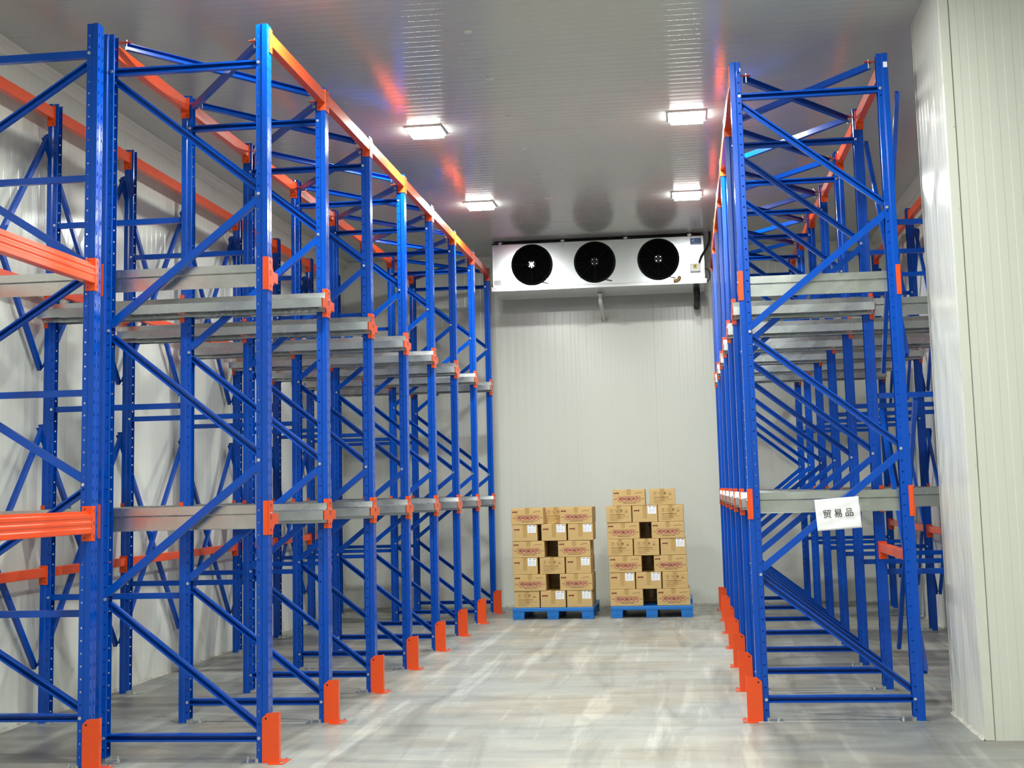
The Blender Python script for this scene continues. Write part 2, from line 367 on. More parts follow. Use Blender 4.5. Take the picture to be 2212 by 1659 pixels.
FR_B = frame_parts([(bz[0], True), (bz[6], False)],
    [(1, bz[6]-0.045, -1, bz[5]+e, True, 0.0178), (-1, bz[5]-e, 1, bz[4]+e, False, -0.0178), (1, bz[4]-e, -1, bz[3]+e, True, 0.0178), (-1, bz[3]-e, 1, bz[2]+e, False, -0.0178),
     (1, bz[2]-e, -1, bz[1]+e, True, 0.0178), (-1, bz[1]-e, 1, bz[0]+0.05, True, -0.0178)],
    [(1, bz[k]) for k in (0, 2, 4, 6)]+[(-1, bz[k]) for k in (0, 1, 3, 5, 6)])

def bracket(near, far):
    """orange rail bracket hooked on a post's perforated face (local +x); arms toward -y (near) / +y (far). z=0 is shelf height"""
    mb = MB(); x = 0.0625
    R = [(0.045, 0.082), (0.045, 0.028), (0.066, 0.0), (0.158, 0.0), (0.158, -0.066), (0.078, -0.066), (0.045, -0.10), (0.045, -0.128)] if far else [(0.045, 0.082), (0.045, -0.128)]
    Lq = [(-0.045, -0.128), (-0.045, -0.10), (-0.078, -0.066), (-0.158, -0.066), (-0.158, 0.0), (-0.066, 0.0), (-0.045, 0.028), (-0.045, 0.082)] if near else [(-0.045, -0.128), (-0.045, 0.082)]
    mb.prism(R+Lq, 'x', x, x+0.005)
    for on, sg in ((far, 1), (near, -1)):
        ys = sorted((sg*0.052, sg*0.147))
        if on:
            mb.box(x-0.05, x, ys[0], ys[1], -0.0045, -0.0016); mb.box(x-0.05, x, ys[0], ys[1], -0.063, -0.060)
            mb.cyl((x-0.02, sg*0.135, -0.063), (x-0.02, sg*0.135, -0.075), 0.006, 6, mi=2)
        ys = sorted((sg*0.0475, sg*0.0515)); mb.box(x-0.03, x, ys[0], ys[1], -0.128, 0.082)
    for yy in (-0.011, 0.011):
        for zz, hh in ((0.052, 0.010), (-0.02, 0.016), (-0.10, 0.010)):
            mb.box(x+0.0048, x+0.0056, yy-0.0035, yy+0.0035, zz-hh, zz+hh, mi=1)
        mb.cyl((x+0.004, yy, 0.004), (x+0.009, yy, 0.004), 0.0055, 8, mi=2)
    return mb.mesh('bracket', [M['orange'], M['slot'], M['zinc']])
ME['br_both'] = bracket(True, True); ME['br_far'] = bracket(False, True); ME['br_near'] = bracket(True, False)
LEVELS = (1.498, 3.031)
SPAN = 4.77-2.585     # aisle web face to wall web face
def rail_mesh(L, sgn):
    """pallet rail along x, 0..L; cross-section t measured from post centre toward the lane (sgn*y), z from shelf height"""
    P = [(0.150, -0.060), (0.150, -0.067), (0.170, -0.065), (0.170, -0.002), (0.165, 0.0), (0.148, 0.0)]
    P2 = [(0.108, 0.0), (0.092, 0.0), (0.080, 0.006), (0.062, 0.050), (0.054, 0.0535), (0.054, 0.004), (0.0665, -0.004), (0.0665, -0.088), (0.056, -0.091)]
    mb = MB()
    for line in (P, P2):
        for a, b in zip(line[:-1], line[1:]):
            mb.add([(0, sgn*a[0], a[1]), (L, sgn*a[0], a[1]), (L, sgn*b[0], b[1]), (0, sgn*b[0], b[1])], [(0, 1, 2, 3)])
    n = int(L/0.05); w_ = L/n; a, b = sgn*0.108, sgn*0.148; c = (a+b)/2
    for i in range(n):
        x0 = i*w_; cx = x0+w_/2
        oct_ = [(cx+0.015*math.cos(math.radians(225+45*j)), c+sgn*0.010*math.sin(math.radians(225+45*j))) for j in range(8)]
        vs = [(x0, a, 0), (x0+w_, a, 0), (x0+w_, b, 0), (x0, b, 0)]+[(p, q, 0) for p, q in oct_]
        mb.add(vs, [(q, (q+1) % 4, 4+(2*q+2) % 8, 4+2*q+1, 4+2*q) for q in range(4)])
    me = mb.mesh('rail', M['galv'])
    bm = bmesh.new(); bm.from_mesh(me); bmesh.ops.remove_doubles(bm, verts=bm.verts, dist=1e-5); bmesh.ops.recalc_face_normals(bm, faces=bm.faces); bm.to_mesh(me); bm.free()
    return solidify(me, 0.0022)
RAILS = {}
def rail(L, sgn):
    k = (round(L, 3), sgn)
    if k not in RAILS: RAILS[k] = rail_mesh(L, sgn)
    return RAILS[k]
def guard_meshes():
    mb = MB(); t = 0.004
    side = [(0.026, 0.006), (0.132, 0.006), (0.132, 0.306), (0.058, 0.300), (0.026, 0.272)]
    for s in (-1,):
        ys = sorted((s*0.055, s*(0.055+t))); mb.prism(side, 'y', ys[0], ys[1])
        mb.cyl((0.05, s*0.0585, 0.268), (0.05, s*0.0605, 0.268), 0.0065, 10, mi=1)
    mb.box(0.128, 0.132, -0.055, -0.020, 0.006, 0.306); mb.box(0.026, 0.030, -0.055, -0.0475, 0.006, 0.272)
    a = mb.mesh('guard', [M['orange'], M['slot']])
    b = MB().box(0.066, 0.165, -0.08, 0.08, 0, 0.006); b2 = b.mesh('guard_foot', M['orange'])
    c = MB(); c.cyl((0.148, 0, 0.006), (0.148, 0, 0.015), 0.011, 6)
    return a, b2, c.mesh('guard_bolts', M['zinc'])
GUARD = guard_meshes()

# beams running in depth (y) between posts; web faces +x (s=1) or -x (s=-1)
def beam_meshes(L, h, profile='box'):
    if profile == 'box':
        poly = [(-0.048, 0.0), (0.002, 0.0), (0.004, 0.003), (0.004, h-0.003), (0.002, h), (-0.048, h), (-0.050, h-0.003), (-0.050, 0.003)]
    else:
        q = h
        poly = [(-0.048, 0.0), (0.004, 0.0), (0.006, 0.004), (0.006, 0.22*q), (0.003, 0.27*q), (0.003, 0.36*q), (0.006, 0.42*q), (0.006, 0.52*q), (0.003, 0.57*q),
                (0.003, 0.65*q), (0.006, 0.71*q), (0.006, 0.84*q), (0.004, 0.86*q), (-0.012, 0.86*q), (-0.014, 0.88*q), (-0.014, q), (-0.048, q), (-0.050, q-0.003), (-0.050, 0.003)]
    return MB().prism(poly, 'y', 0, L).mesh('beam', M['orange'], smooth=False)
def connector_mesh(z0, z1):
    mb = MB()
    mb.bevbox(0.0, 0.068, 0.0475, 0.0512, z0, z1, 0.0012)        # leg on the side of the post
    mb.box(0.0625, 0.0665, 0.003, 0.0475, z0, z1)                # leg over the perforated face
    for zz in (z0+0.02, z1-0.02): mb.cyl((0.02, 0.0505, zz), (0.02, 0.0518, zz), 0.005, 8, mi=1)
    for zz in (z0+0.03, (z0+z1)/2, z1-0.03): mb.box(0.066, 0.0672, 0.016, 0.023, zz-0.011, zz+0.011, mi=1)
    return mb.mesh('connector', [M['orange'], M['slot']])
CONN = {}; BEAMS = {}
def depth_beam(name, label, cat, xnode, s, ya, yb, z0, h, group, zc=None, profile='box'):
    """beam from post centre ya to post centre yb (ya<yb), bottom at z0"""
    t = thing(name, label, cat, (xnode, (ya+yb)/2, z0), 0, group)
    L = yb-ya-0.103; k = (round(L, 3), h, profile)
    if k not in BEAMS: BEAMS[k] = beam_meshes(*k)
    c0, c1 = zc or (-0.055, h+0.016); ck = (c0, c1)
    if ck not in CONN: CONN[ck] = connector_mesh(c0, c1)
    b = obj('beam', BEAMS[k], t, (s*0.060, -L/2, 0))
    if s < 0: b.scale = (-1, 1, 1)
    for sy, yy in ((1, -(yb-ya)/2), (-1, (yb-ya)/2)):
        c = obj('end_connector', CONN[ck], t, (0, yy, 0)); c.scale = (s, sy, 1)
    return t

# ------------------------------------------------------------------ racks
YN = [8.296, 9.729, 11.181, 12.627, 14.064, 15.482, 16.923, 18.325]
YC = [y+0.037 for y in YN]
ORD = ['nearest', 'second', 'third', 'fourth', 'fifth', 'sixth', 'seventh', 'eighth']
def nth(k, n, what):
    if k == 0: return 'nearest '+what
    if k == n-1: return 'farthest '+what
    return ORD[k]+' '+what+' from the front'
def put_frame(parts, name, label, x, y, brackets, group):
    t = thing(name, label, 'rack frame', (x, y, 0), 0, group)
    for nm, me, loc, rz in parts: obj(nm, me, t, loc, rz)
    if brackets:
        for zl in LEVELS:
            obj('rail_bracket', ME[brackets[0]], t, (HW, 0, zl), 0, label='orange steel rail bracket')
            o = obj('rail_bracket', ME[brackets[0]], t, (-HW, 0, zl), 0, label='orange steel rail bracket'); o.scale = (-1, 1, 1)
    return t
def guard(x, y, s, label):
    t = thing('post_guard', label, 'post guard', (x, y, 0), 0, 'orange guards at the foot of the rack posts')
    nb = 0
    for nm, me in zip(('guard_plate', 'floor_plate', 'anchor_bolt', 'anchor_bolt'), GUARD+GUARD[2:]):
        o = obj(nm, me, t)
        if s < 0: o.scale = (-1, 1, 1)
        if nm == 'anchor_bolt': o.location.y = 0.06 if nb else -0.06; nb += 1
def br_kind(k, first, last): return 'br_far' if k == first else 'br_near' if k == last else 'br_both'
def wall_post(side, x, k, s, first, last):
    n = last-first+1
    t = thing('wall_post', f'single blue perforated post against the {side} wall, {nth(k-first, n, "one")}', 'rack post', (x, YC[k], 0), 0, f'single posts along the {side} wall')
    o = obj('upright_post', ME['post'], t); o.scale = (s, 1, 1)
    o = obj('base_plate', ME['base_plate'], t); o.scale = (s, 1, 1)
    for zl in LEVELS:
        o = obj('rail_bracket', ME[br_kind(k, first, last)], t, (0, 0, zl), label='orange steel rail bracket'); o.scale = (s, 1, 1)
    for z in (0.905, 2.29, 3.69): obj('bolt', ME['bolt'], t, (0, 0, z))
SPM = {}
def spacer(label, xa, xb, y, z, group):
    L = round(xb-xa, 3)
    if L not in SPM: SPM[L] = channel((0, 0), (L, 0), 0, 0.042, 0.03, False).mesh('spacer', M['blue'])
    obj('row_spacer', SPM[L], None, (xa, y, z), 0, label, 'rack brace', group)
def strut(name, label, A, B, up, group, w_=0.04, d=0.028):
    """angle-section brace with its own origin at A"""
    A, B = Vector(A), Vector(B)
    q = math.copysign(0.003, d)
    poly = [(0, 0), (w_, 0), (w_, d), (w_-0.003, d), (w_-0.003, q), (0.003, q), (0.003, d), (0, d)]
    poly = [(p-w_/2, q) for p, q in poly]
    obj(name, MB().sweep(poly, (0, 0, 0), B-A, up).mesh(name, M['blue']), None, tuple(A), 0, label, 'rack brace', group)
def top_brace(label, A, B, group):
    A, B = Vector(A), Vector(B); t = thing('top_cross_brace', label, 'rack brace', tuple(A), 0, group); D = B-A
    poly = [(-0.022, -0.016), (0.022, -0.016), (0.022, 0.020), (0.019, 0.020), (0.019, -0.013), (-0.019, -0.013), (-0.019, 0.020), (-0.022, 0.020)]
    obj('angle_bar', MB().sweep(poly, (0, 0, 0), D, Vector((0, 0, 1))).mesh('angle', M['blue']), t)
    u = D.normalized(); px = 1 if D.x > 0 else -1
    for p, sg in ((Vector((0, 0, 0)), 1), (D, -1)):
        q = p-u*sg*0.02
        mb = MB(); xs = sorted((q.x+px*sg*0.05, q.x-px*sg*0.03))
        mb.box(xs[0], xs[1], q.y-0.02, q.y+0.02, q.z+0.0225, q.z+0.0255); mb.cyl((q.x+px*sg*0.02, q.y, q.z+0.0255), (q.x+px*sg*0.02, q.y, q.z+0.033), 0.008, 6, mi=1)
        mb.cyl((q.x+px*sg*0.02, q.y, q.z-0.025), (q.x+px*sg*0.02, q.y, q.z+0.042), 0.004, 6, mi=1)
        obj('fixing_clip', mb.mesh('clip', [M['orange'], M['zinc']]), t)

def block(side, xc, first, last, mirror, wfirst):
    """a drive-in block; mirror=+1: aisle face looks +x (left block), -1: aisle face looks -x (right block)"""
    xa = xc+mirror*HW; xi = xc-mirror*HW; xw = -4.700 if mirror > 0 else 2.550
    n = last-first+1; S = f'{side} rack'
    for k in range(first, last+1):
        bk = br_kind(k, first, last)
        t = put_frame(FR_A, 'upright_frame', f'blue braced upright frame of the {S}, {nth(k-first, n, "one")}', xc, YC[k], [bk], f'upright frames of the {S}')
        guard(xa, YC[k], mirror, f'orange guard at the foot of the {S} aisle post, {nth(k-first, n, "one")}')
        if k >= wfirst: wall_post(side, xw, k, -mirror, wfirst, last)
        for z, nm in ((0.905, 'lowest'), (2.29, 'middle'), (3.69, 'top')):
            if k < wfirst: continue
            if mirror > 0: a = xw+0.0; b = xi-0.064
            else: a = xi+0.064; b = xw-0.0
            spacer(f'{nm} blue bar tying {side} wall post to frame, {nth(k-first, n, "row")}', a, b, YC[k], z, f'row spacers of the {S}')
        xr0, xr1 = sorted((xa+mirror*0.060, xw-mirror*0.060))
        for zl, nm in zip(LEVELS, ('lower', 'upper')):
            for sg in (1, -1):
                if (k == first and sg < 0) or (k == last and sg > 0): continue
                short = (k < wfirst or (k == wfirst and sg < 0 and wfirst > first))
                r0, r1 = sorted((xa+mirror*0.060, xi-mirror*0.060)) if short else (xr0, xr1)
                lane = (k-first) if sg > 0 else (k-first-1)
                obj('pallet_rail', rail(r1-r0, sg), None, (r0, YC[k], zl), 0,
                    f'galvanised pallet rail, {nm} level, {"near" if sg > 0 else "far"} side of {nth(lane, n-1, "lane")}, {S}', 'pallet rail', f'galvanised rails of the {S}')
    for k in range(first, last):
        ya, yb = YC[k], YC[k+1]; bay = nth(k-first, n-1, 'bay')
        depth_beam('tie_beam', f'orange top beam along the aisle side of the {S}, {bay}', 'tie beam', xa, mirror, ya, yb, 4.518, 0.09, f'orange top beams of the {S}')
        depth_beam('tie_beam', f'orange top beam along the inner posts of the {S}, {bay}', 'tie beam', xi, -mirror, ya, yb, 4.518, 0.09, f'orange top beams of the {S}')
        wb = k >= wfirst
        if wb: depth_beam('tie_beam', f'orange top beam along the {side} wall posts, {bay}', 'tie beam', xw, -mirror, ya, yb, 4.518, 0.09, f'orange top beams of the {S}')
        if wb: depth_beam('wall_beam', f'orange beam at upper rail height on the {side} wall posts, {bay}', 'rack beam', xw, -mirror, ya, yb, 3.165, 0.07, f'orange wall beams of the {S}')
        if wb: depth_beam('wall_beam', f'low orange beam on the {side} wall posts, {bay}', 'rack beam', xw, -mirror, ya, yb, 1.055, 0.068, f'orange wall beams of the {S}')
        # crossed braces on the top
        a_i = xi+mirror*0.05; a_a = xa-mirror*0.05
        top_brace(f'blue top brace of the {S}, inner to aisle, {bay}', (a_i, ya+0.08, 4.590), (a_a, yb-0.08, 4.590), f'crossed top braces of the {S}')
        top_brace(f'blue top brace of the {S}, aisle to inner, {bay}', (a_a, ya+0.08, 4.542), (a_i, yb-0.08, 4.542), f'crossed top braces of the {S}')
        # crossed braces on the wall side
        if not wb: continue
        xq = xw-mirror*0.063; xq2 = xw-mirror*0.098
        for (z0, z1, nm) in ((2.60, 4.40, 'upper'), (0.40, 2.17, 'lower')):
            strut('wall_cross_brace', f'blue {nm} brace rising away behind the {side} wall posts, {bay}', (xq, ya, z0), (xq, yb, z1), Vector((0, 0, 1)), f'crossed braces along the {side} wall', w_=0.042, d=-mirror*0.03)
            strut('wall_cross_brace', f'blue {nm} brace falling away behind the {side} wall posts, {bay}', (xq2, ya, z1), (xq2, yb, z0), Vector((0, 0, 1)), f'crossed braces along the {side} wall', w_=0.042, d=-mirror*0.03)
block('left', -3.1385, 0, 7, 1, 0)
block('right', 0.9713, 1, 7, -1, 2)
# extra bracing and the short beam between the first two inner posts on the right
xi = 0.9713+HW
for (z0, z1, nm) in ((2.48, 4.36, 'upper'), (0.32, 2.17, 'lower')):
    strut('cross_brace', f'blue {nm} brace rising away between the two nearest inner posts, right rack', (xi+0.070, YC[1], z0), (xi+0.070, YC[2], z1), Vector((0, 0, 1)), 'crossed braces of the nearest right bay', w_=0.042, d=0.03)
    strut('cross_brace', f'blue {nm} brace falling away between the two nearest inner posts, right rack', (xi+0.106, YC[1], z1), (xi+0.106, YC[2], z0), Vector((0, 0, 1)), 'crossed braces of the nearest right bay', w_=0.042, d=0.03)
depth_beam('wall_beam', 'short orange beam low between the two nearest inner posts of the right rack', 'rack beam', xi, 1, YC[1], YC[2], 1.06, 0.068, None)

_f = [o for o in bpy.data.objects if o.name.startswith('upright_frame') and o.get('label', '').startswith('blue braced upright frame of the right rack, nearest')][0]
obj('paper_sticker', MB().box(-0.014, 0.014, -0.0008, 0.0006, -0.02, 0.02).mesh('sticker', M['white']), _f, (HW+0.042, -0.0468, 4.555), label='small white paper sticker')

# near-left selective rack: frame B and the next frame toward the camera, with its step beams
HWB = HW; XB = -3.69-HW; YB1, YB2 = 8.117, 5.40
put_frame(FR_B, 'upright_frame', 'blue upright frame with orange beams at the left edge, beside the left rack', XB, YB1, None, 'frames of the beam rack')
put_frame(FR_B, 'upright_frame', 'blue upright frame nearest the camera carrying the near ends of the step beams', XB, YB2, None, 'frames of the beam rack')
guard(XB+HW, YB1, 1, 'orange guard at the foot of the beam rack post, left edge of photo')
guard(XB+HW, YB2, 1, 'orange guard at the foot of the beam rack post nearest the camera')
for s, nm in ((1, 'aisle'), (-1, 'wall')):
    for z0, h, lv in ((2.952, 0.130, 'upper'), (1.405, 0.136, 'lower')):
        depth_beam('step_beam', f'{lv} orange ribbed beam on the {nm} side of the beam rack at left', 'rack beam', XB+s*HW, s, YB2, YB1, z0, h, 'orange ribbed beams of the beam rack', zc=(-0.045, h+0.032), profile='step')

# ------------------------------------------------------------------ paper sign on the right rack
def text_mesh(body, size, m, extrude=0.0003, align='CENTER', name='lettering', shear=0.0, bold=0.0):
    c = bpy.data.curves.new('t', 'FONT'); c.body = body; c.size = size; c.extrude = extrude; c.align_x = align; c.align_y = 'CENTER'; c.shear = shear; c.offset = bold
    c.resolution_u = 2
    o = bpy.data.objects.new('t', c); COL.objects.link(o)
    me = bpy.data.meshes.new_from_object(o.evaluated_get(bpy.context.evaluated_depsgraph_get()))
    bpy.data.objects.remove(o); bpy.data.curves.remove(c)
    for v in me.vertices: v.co = (v.co.x, -v.co.z, v.co.y)      # stand upright, facing -y
    me.materials.clear(); me.materials.append(m); me.name = name
    return me
def join(mes, mats, name):
    """join [(mesh, (dx,dz), matindex, dy)] into one mesh"""
    mb = MB()
    for me, (dx, dz), mi, dy in mes:
        mb.add([(v.co.x+dx, v.co.y+dy, v.co.z+dz) for v in me.vertices], [tuple(p.vertices) for p in me.polygons], mi)
    return mb.mesh(name, mats, recalc=False)
sg = thing('paper_sign', 'white paper sign with three black characters taped to the right rack', 'sign', (1.0175, 9.705, 1.396), 0, None, rot=(0, -math.radians(3.6), 0))
def paper():
    mb = MB(); nx, nz = 24, 16; W, H = 0.300, 0.214; vs = []; fs = []
    for j in range(nz+1):
        for i in range(nx+1):
            u, v = i/nx-0.5, j/nz-0.5
            y = 0.0022*math.sin(9*u+5*v)+0.0014*math.sin(17*v-6*u)+0.003*max(0, abs(u)-0.42)*10*v
            vs.append((u*W, y, v*H))
    for j in range(nz):
        for i in range(nx): a = j*(nx+1)+i; fs.append((a, a+1, a+nx+2, a+nx+1))
    return solidify(mb.add(vs, fs).mesh('paper', M['white'], smooth=True), 0.0005)
obj('paper', paper(), sg)
ch = [text_mesh(c, 0.062, M['ink']) for c in '贸易品']
obj('lettering', join([(ch[i], ((i-1)*0.0745, 0.0), 0, -0.0055) for i in range(3)], [M['ink']], 'lettering'), sg, label='black printed characters')

# ------------------------------------------------------------------ pallets and cartons
def pallet(x0, x1, y0, label, lip):
    W = x1-x0; t = thing('pallet', label, 'pallet', ((x0+x1)/2, y0, 0), 0, 'blue plastic pallets')
    mb = MB(); h = 0.143; D = 1.2
    mb.bevbox(-W/2, W/2, 0, D, 0.098, h, 0.006)
    obj('deck', mb.mesh('deck', M['pallet']), t)
    for i, xx in enumerate((-W/2+0.074, 0, W/2-0.074)):
        for j, yy in enumerate((0.07, D/2, D-0.07)):
            f = MB(); a, b = 0.073, 0.068
            vs = [(xx+sx*q, yy+sy*q*0.9, z) for q, z in ((b, 0.004), (a, 0.1)) for sx, sy in ((-1, -1), (1, -1), (1, 1), (-1, 1))]
            if i == 0: vs = [(min(v[0], v[0]) if v[0] > xx else -W/2+0.001, v[1], v[2]) for v in vs]
            if i == 2: vs = [(v[0] if v[0] < xx else W/2-0.001, v[1], v[2]) for v in vs]
            f.add(vs, [(3, 2, 1, 0), (4, 5, 6, 7), (0, 1, 5, 4), (1, 2, 6, 5), (2, 3, 7, 6), (3, 0, 4, 7)])
            f.box(xx-0.05, xx+0.05, yy-0.055, yy+0.055, 0, 0.006)
            if j == 0: f.box(xx-0.035, xx+0.03, yy-0.0665, yy-0.06, 0.034, 0.038)
            obj('foot', f.mesh('foot', M['pallet']), t)
    if lip: obj('edge_lip', MB().bevbox(W/2-0.02, W/2, 0.45, 1.19, h-0.002, h+0.045, 0.003).mesh('lip', M['pallet']), t)
pallet(-2.243, -1.226, 17.36, 'blue plastic pallet under the left stack of cartons', False)
pallet(-1.012, 0.005, 17.42, 'blue plastic pallet under the right stack of cartons', True)

def logo(mb, x, z, s, mi):
    """small brush-like red mark"""
    pts = [(0, 0.25), (0.35, 0.1), (0.9, 0.3), (1.3, 0.15), (1.7, 0.35), (2.2, 0.2), (2.5, 0.4), (2.5, -0.25), (2.75, -0.2), (2.9, 0.5), (3.3, 1.05), (2.8, 0.85), (2.5, 0.95), (2.0, 0.8), (1.5, 0.95), (1.1, 0.7), (0.6, 0.9), (0.1, 0.8)]
    mb.prism([(x+p*s, z+q*s) for p, q in pts], 'y', -0.0012, 0, mi)
def disc(mb, x, z, r, y0, y1, mi, n=20, r0=0.0):
    if r0 == 0: mb.prism([(x+r*math.cos(2*math.pi*i/n), z+r*math.sin(2*math.pi*i/n)) for i in range(n)], 'y', y0, y1, mi); return
    for i in range(n):
        a, b = 2*math.pi*i/n, 2*math.pi*(i+1)/n
        mb.prism([(x+r0*math.cos(a), z+r0*math.sin(a)), (x+r*math.cos(a), z+r*math.sin(a)), (x+r*math.cos(b), z+r*math.sin(b)), (x+r0*math.cos(b), z+r0*math.sin(b))], 'y', y0, y1, mi)
ARC = []
def print_long():
    mb = MB(); W = 0.41; H = 0.205
    for i in range(5):
        x = -0.116+i*0.0565; disc(mb, x+0.006, -0.018, 0.031, -0.0009, 0, 1); disc(mb, x+0.006, -0.018, 0.0365, -0.0012, 0, 0, 24, 0.0328)
    for sgn in (-1, 1): mb.prism([(sgn*0.155+0.004, -0.017), (sgn*0.175+0.004, -0.013), (sgn*0.192+0.004, -0.018), (sgn*0.172+0.004, -0.023)], 'y', -0.0009, 0, 2)
    arc = MB()
    for i in range(5): arc.box(0.078+i*0.019, 0.088+i*0.019, -0.001, 0, 0.048+0.004*i-0.0005*i*i, 0.058+0.004*i-0.0005*i*i)
    ARC.append(arc.mesh('corner_lettering', M['brownink']))
    out = MB(); out.v = mb.v; out.f = mb.f; out.mi = mb.mi
    for i, c in enumerate('调味酱系列'):
        me = text_mesh(c, 0.044, M['redink'], bold=0.0006)
        out.add([(v.co.x-0.110+i*0.0565, v.co.y-0.0014, v.co.z-0.0195) for v in me.vertices], [tuple(p.vertices) for p in me.polygons], 0)
    me = text_mesh('Seasoning sauce series', 0.0178, M['redink'], bold=0.0003)
    out.add([(v.co.x+0.008, v.co.y-0.001, v.co.z-0.066) for v in me.vertices], [tuple(p.vertices) for p in me.polygons], 0)
    return out.mesh('print_long', [M['redink'], M['pink'], M['brownink']])
def print_info():
    mb = MB()
    for i in range(4):
        x = -0.092+i*0.062; z = 0.042
        for (a, b, c, d) in ((-.02, .02, .021, .0225), (-.02, .02, -.0225, -.021), (-.0215, -.02, -.0225, .0225), (.02, .0215, -.0225, .0225)): mb.box(x+a, x+b, -0.0008, 0, z+c, z+d)
        if i == 0: mb.prism([(x-.009, z+.014), (x+.009, z+.014), (x+.002, z), (x+.002, z-.01), (x+.009, z-.015), (x-.009, z-.015), (x-.002, z-.01), (x-.002, z)], 'y', -.0008, 0)
        if i == 1: mb.prism([(x-.012, z+.012), (x-.008, z+.014), (x+.01, z-.010), (x+.004, z-.014)], 'y', -.0008, 0)
        if i == 2: disc(mb, x, z+.004, .012, -.0008, 0, 0, 10); mb.box(x-.001, x+.001, -.0008, 0, z-.016, z)
        if i == 3: mb.prism([(x-.010, z-.012), (x+.010, z-.012), (x, z+.006)], 'y', -.0008, 0); mb.box(x-.014, x+.014, -.0008, 0, z-.018, z-.015)
    icons = mb.mesh('handling_symbols', M['brownink']); mb = MB()
    random.seed(3)
    def line(z, x1, h):
        x = -0.110
        while x < x1:
            w_ = random.uniform(0.008, 0.022); mb.box(x, min(x+w_, x1), -0.0008, 0, z-h/2, z+h/2); x += w_+0.003
    line(-0.004, 0.075, 0.0075)
    for i, x1 in enumerate((0.07, 0.12, 0.03, 0.045, -0.01, 0.01)): line(-0.022-i*0.0115, x1, 0.0028)
    return icons, mb.mesh('print_info', M['brownink'])
def print_lab():
    mb = MB(); logo(mb, -0.138, 0.030, 0.0235, 0)
    return mb.mesh('print_logo', M['redink'])
def label_mesh():
    mb = MB(); mb.box(0.036, 0.140, -0.0015, 0, 0.0, 0.098, 0)
    mb.box(0.05, 0.085, -0.0019, 0, 0.084, 0.090, 1); mb.box(0.105, 0.132, -0.0019, 0, 0.083, 0.091, 1)
    for i in range(7):
        mb.box(0.048, 0.078+0.006*(i % 3), -0.0019, 0, 0.012+i*0.009, 0.0145+i*0.009, 2); mb.box(0.095, 0.12+0.004*(i % 2), -0.0019, 0, 0.012+i*0.009, 0.0145+i*0.009, 2)
    return mb.mesh('white_label', [M['white'], M['ink'], M['greyink']])
_ic, _tx = print_info()
PR = {'long': print_long(), 'info': _tx, 'lab': print_lab()}; LABM = label_mesh()
H_C = 0.205
def carton_body(W, D):
    mb = MB(); mb.bevbox(-W/2, W/2, 0, D, 0, H_C-0.003, 0.004)
    if W > D: mb.box(-W/2+0.004, W/2-0.004, 0.004, D/2-0.0015, H_C-0.006, H_C); mb.box(-W/2+0.004, W/2-0.004, D/2+0.0015, D-0.004, H_C-0.006, H_C)
    else: mb.box(-W/2+0.004, -0.0015, 0.004, D-0.004, H_C-0.006, H_C); mb.box(0.0015, W/2-0.004, 0.004, D-0.004, H_C-0.006, H_C)
    return mb.mesh('carton_body', M['card'])
def tape_mesh(W, D):
    mb = MB(); z0 = 0.135 if W > D else 0.045
    for (y0, y1) in ((-0.0007, 0.0006), (D-0.0006, D+0.0007)): mb.box(-0.026, 0.026, y0, y1, z0, H_C-0.004)
    mb.box(-0.026, 0.026, 0.0, D, H_C-0.0004, H_C+0.0008)
    return mb.mesh('packing_tape', M['tape'])
_lg = MB(); logo(_lg, -0.19, 0.046, 0.022, 0); BRAND = _lg.mesh('brand_mark', M['redink'])
BODY = {'long': carton_body(0.408, 0.312), 'short': carton_body(0.316, 0.408)}
TAPE = {'long': tape_mesh(0.408, 0.312), 'short': tape_mesh(0.316, 0.408)}
def carton(kind, x, y, z, label, group, rz=0.0):
    k = 'long' if kind == 'long' else 'short'
    t = thing('carton', label, 'carton', (x, y, z), rz, group)
    obj('carton_body', BODY[k], t); obj('packing_tape', TAPE[k], t)
    obj('printing', PR[kind], t, (0, 0.0001, H_C/2))
    if kind == 'long': obj('corner_lettering', ARC[0], t, (0, 0.0001, H_C/2), label='small brown characters in a curve')
    if kind == 'long': obj('brand_mark', BRAND, t, (0, 0.0001, H_C/2), label='small dark red brush mark')
    if kind == 'info': obj('handling_symbols', _ic, t, (0, 0.0001, H_C/2))
    if kind == 'lab': obj('paper_label', LABM, t, (0, 0.0001, H_C/2), label='white printed paper label')
ROWS = {
 'left': (17.40, [
  [('info', -2.062), ('lab', -1.732), ('lab', -1.399)], [('long', -2.020), ('long', -1.436)], [('lab', -2.076), ('info', -1.733), ('lab', -1.401)],
  [('long', -2.029), ('long', -1.449)], [('lab', -2.069), ('lab', -1.700), ('lab', -1.364)], [('long', -2.034), ('long', -1.415)]]),
 'right': (17.46, [
  [('long', -0.812), ('long', -0.229)], [('lab', -0.859), ('lab', -0.530), ('info', -0.201)], [('long', -0.816), ('long', -0.253)],
  [('info', -0.872), ('info', -0.543), ('lab', -0.210)], [('long', -0.829), ('long', -0.269)], [('info', -0.876), ('lab', -0.549), ('info', -0.226)],
  [('long', -0.744), ('info', -0.322)]])}
LAY = ['bottom', 'second', 'third', 'fourth', 'fifth', 'sixth', 'top']
KD = {'long': 'with five ringed red characters', 'info': 'with handling symbols', 'lab': 'with white paper label'}
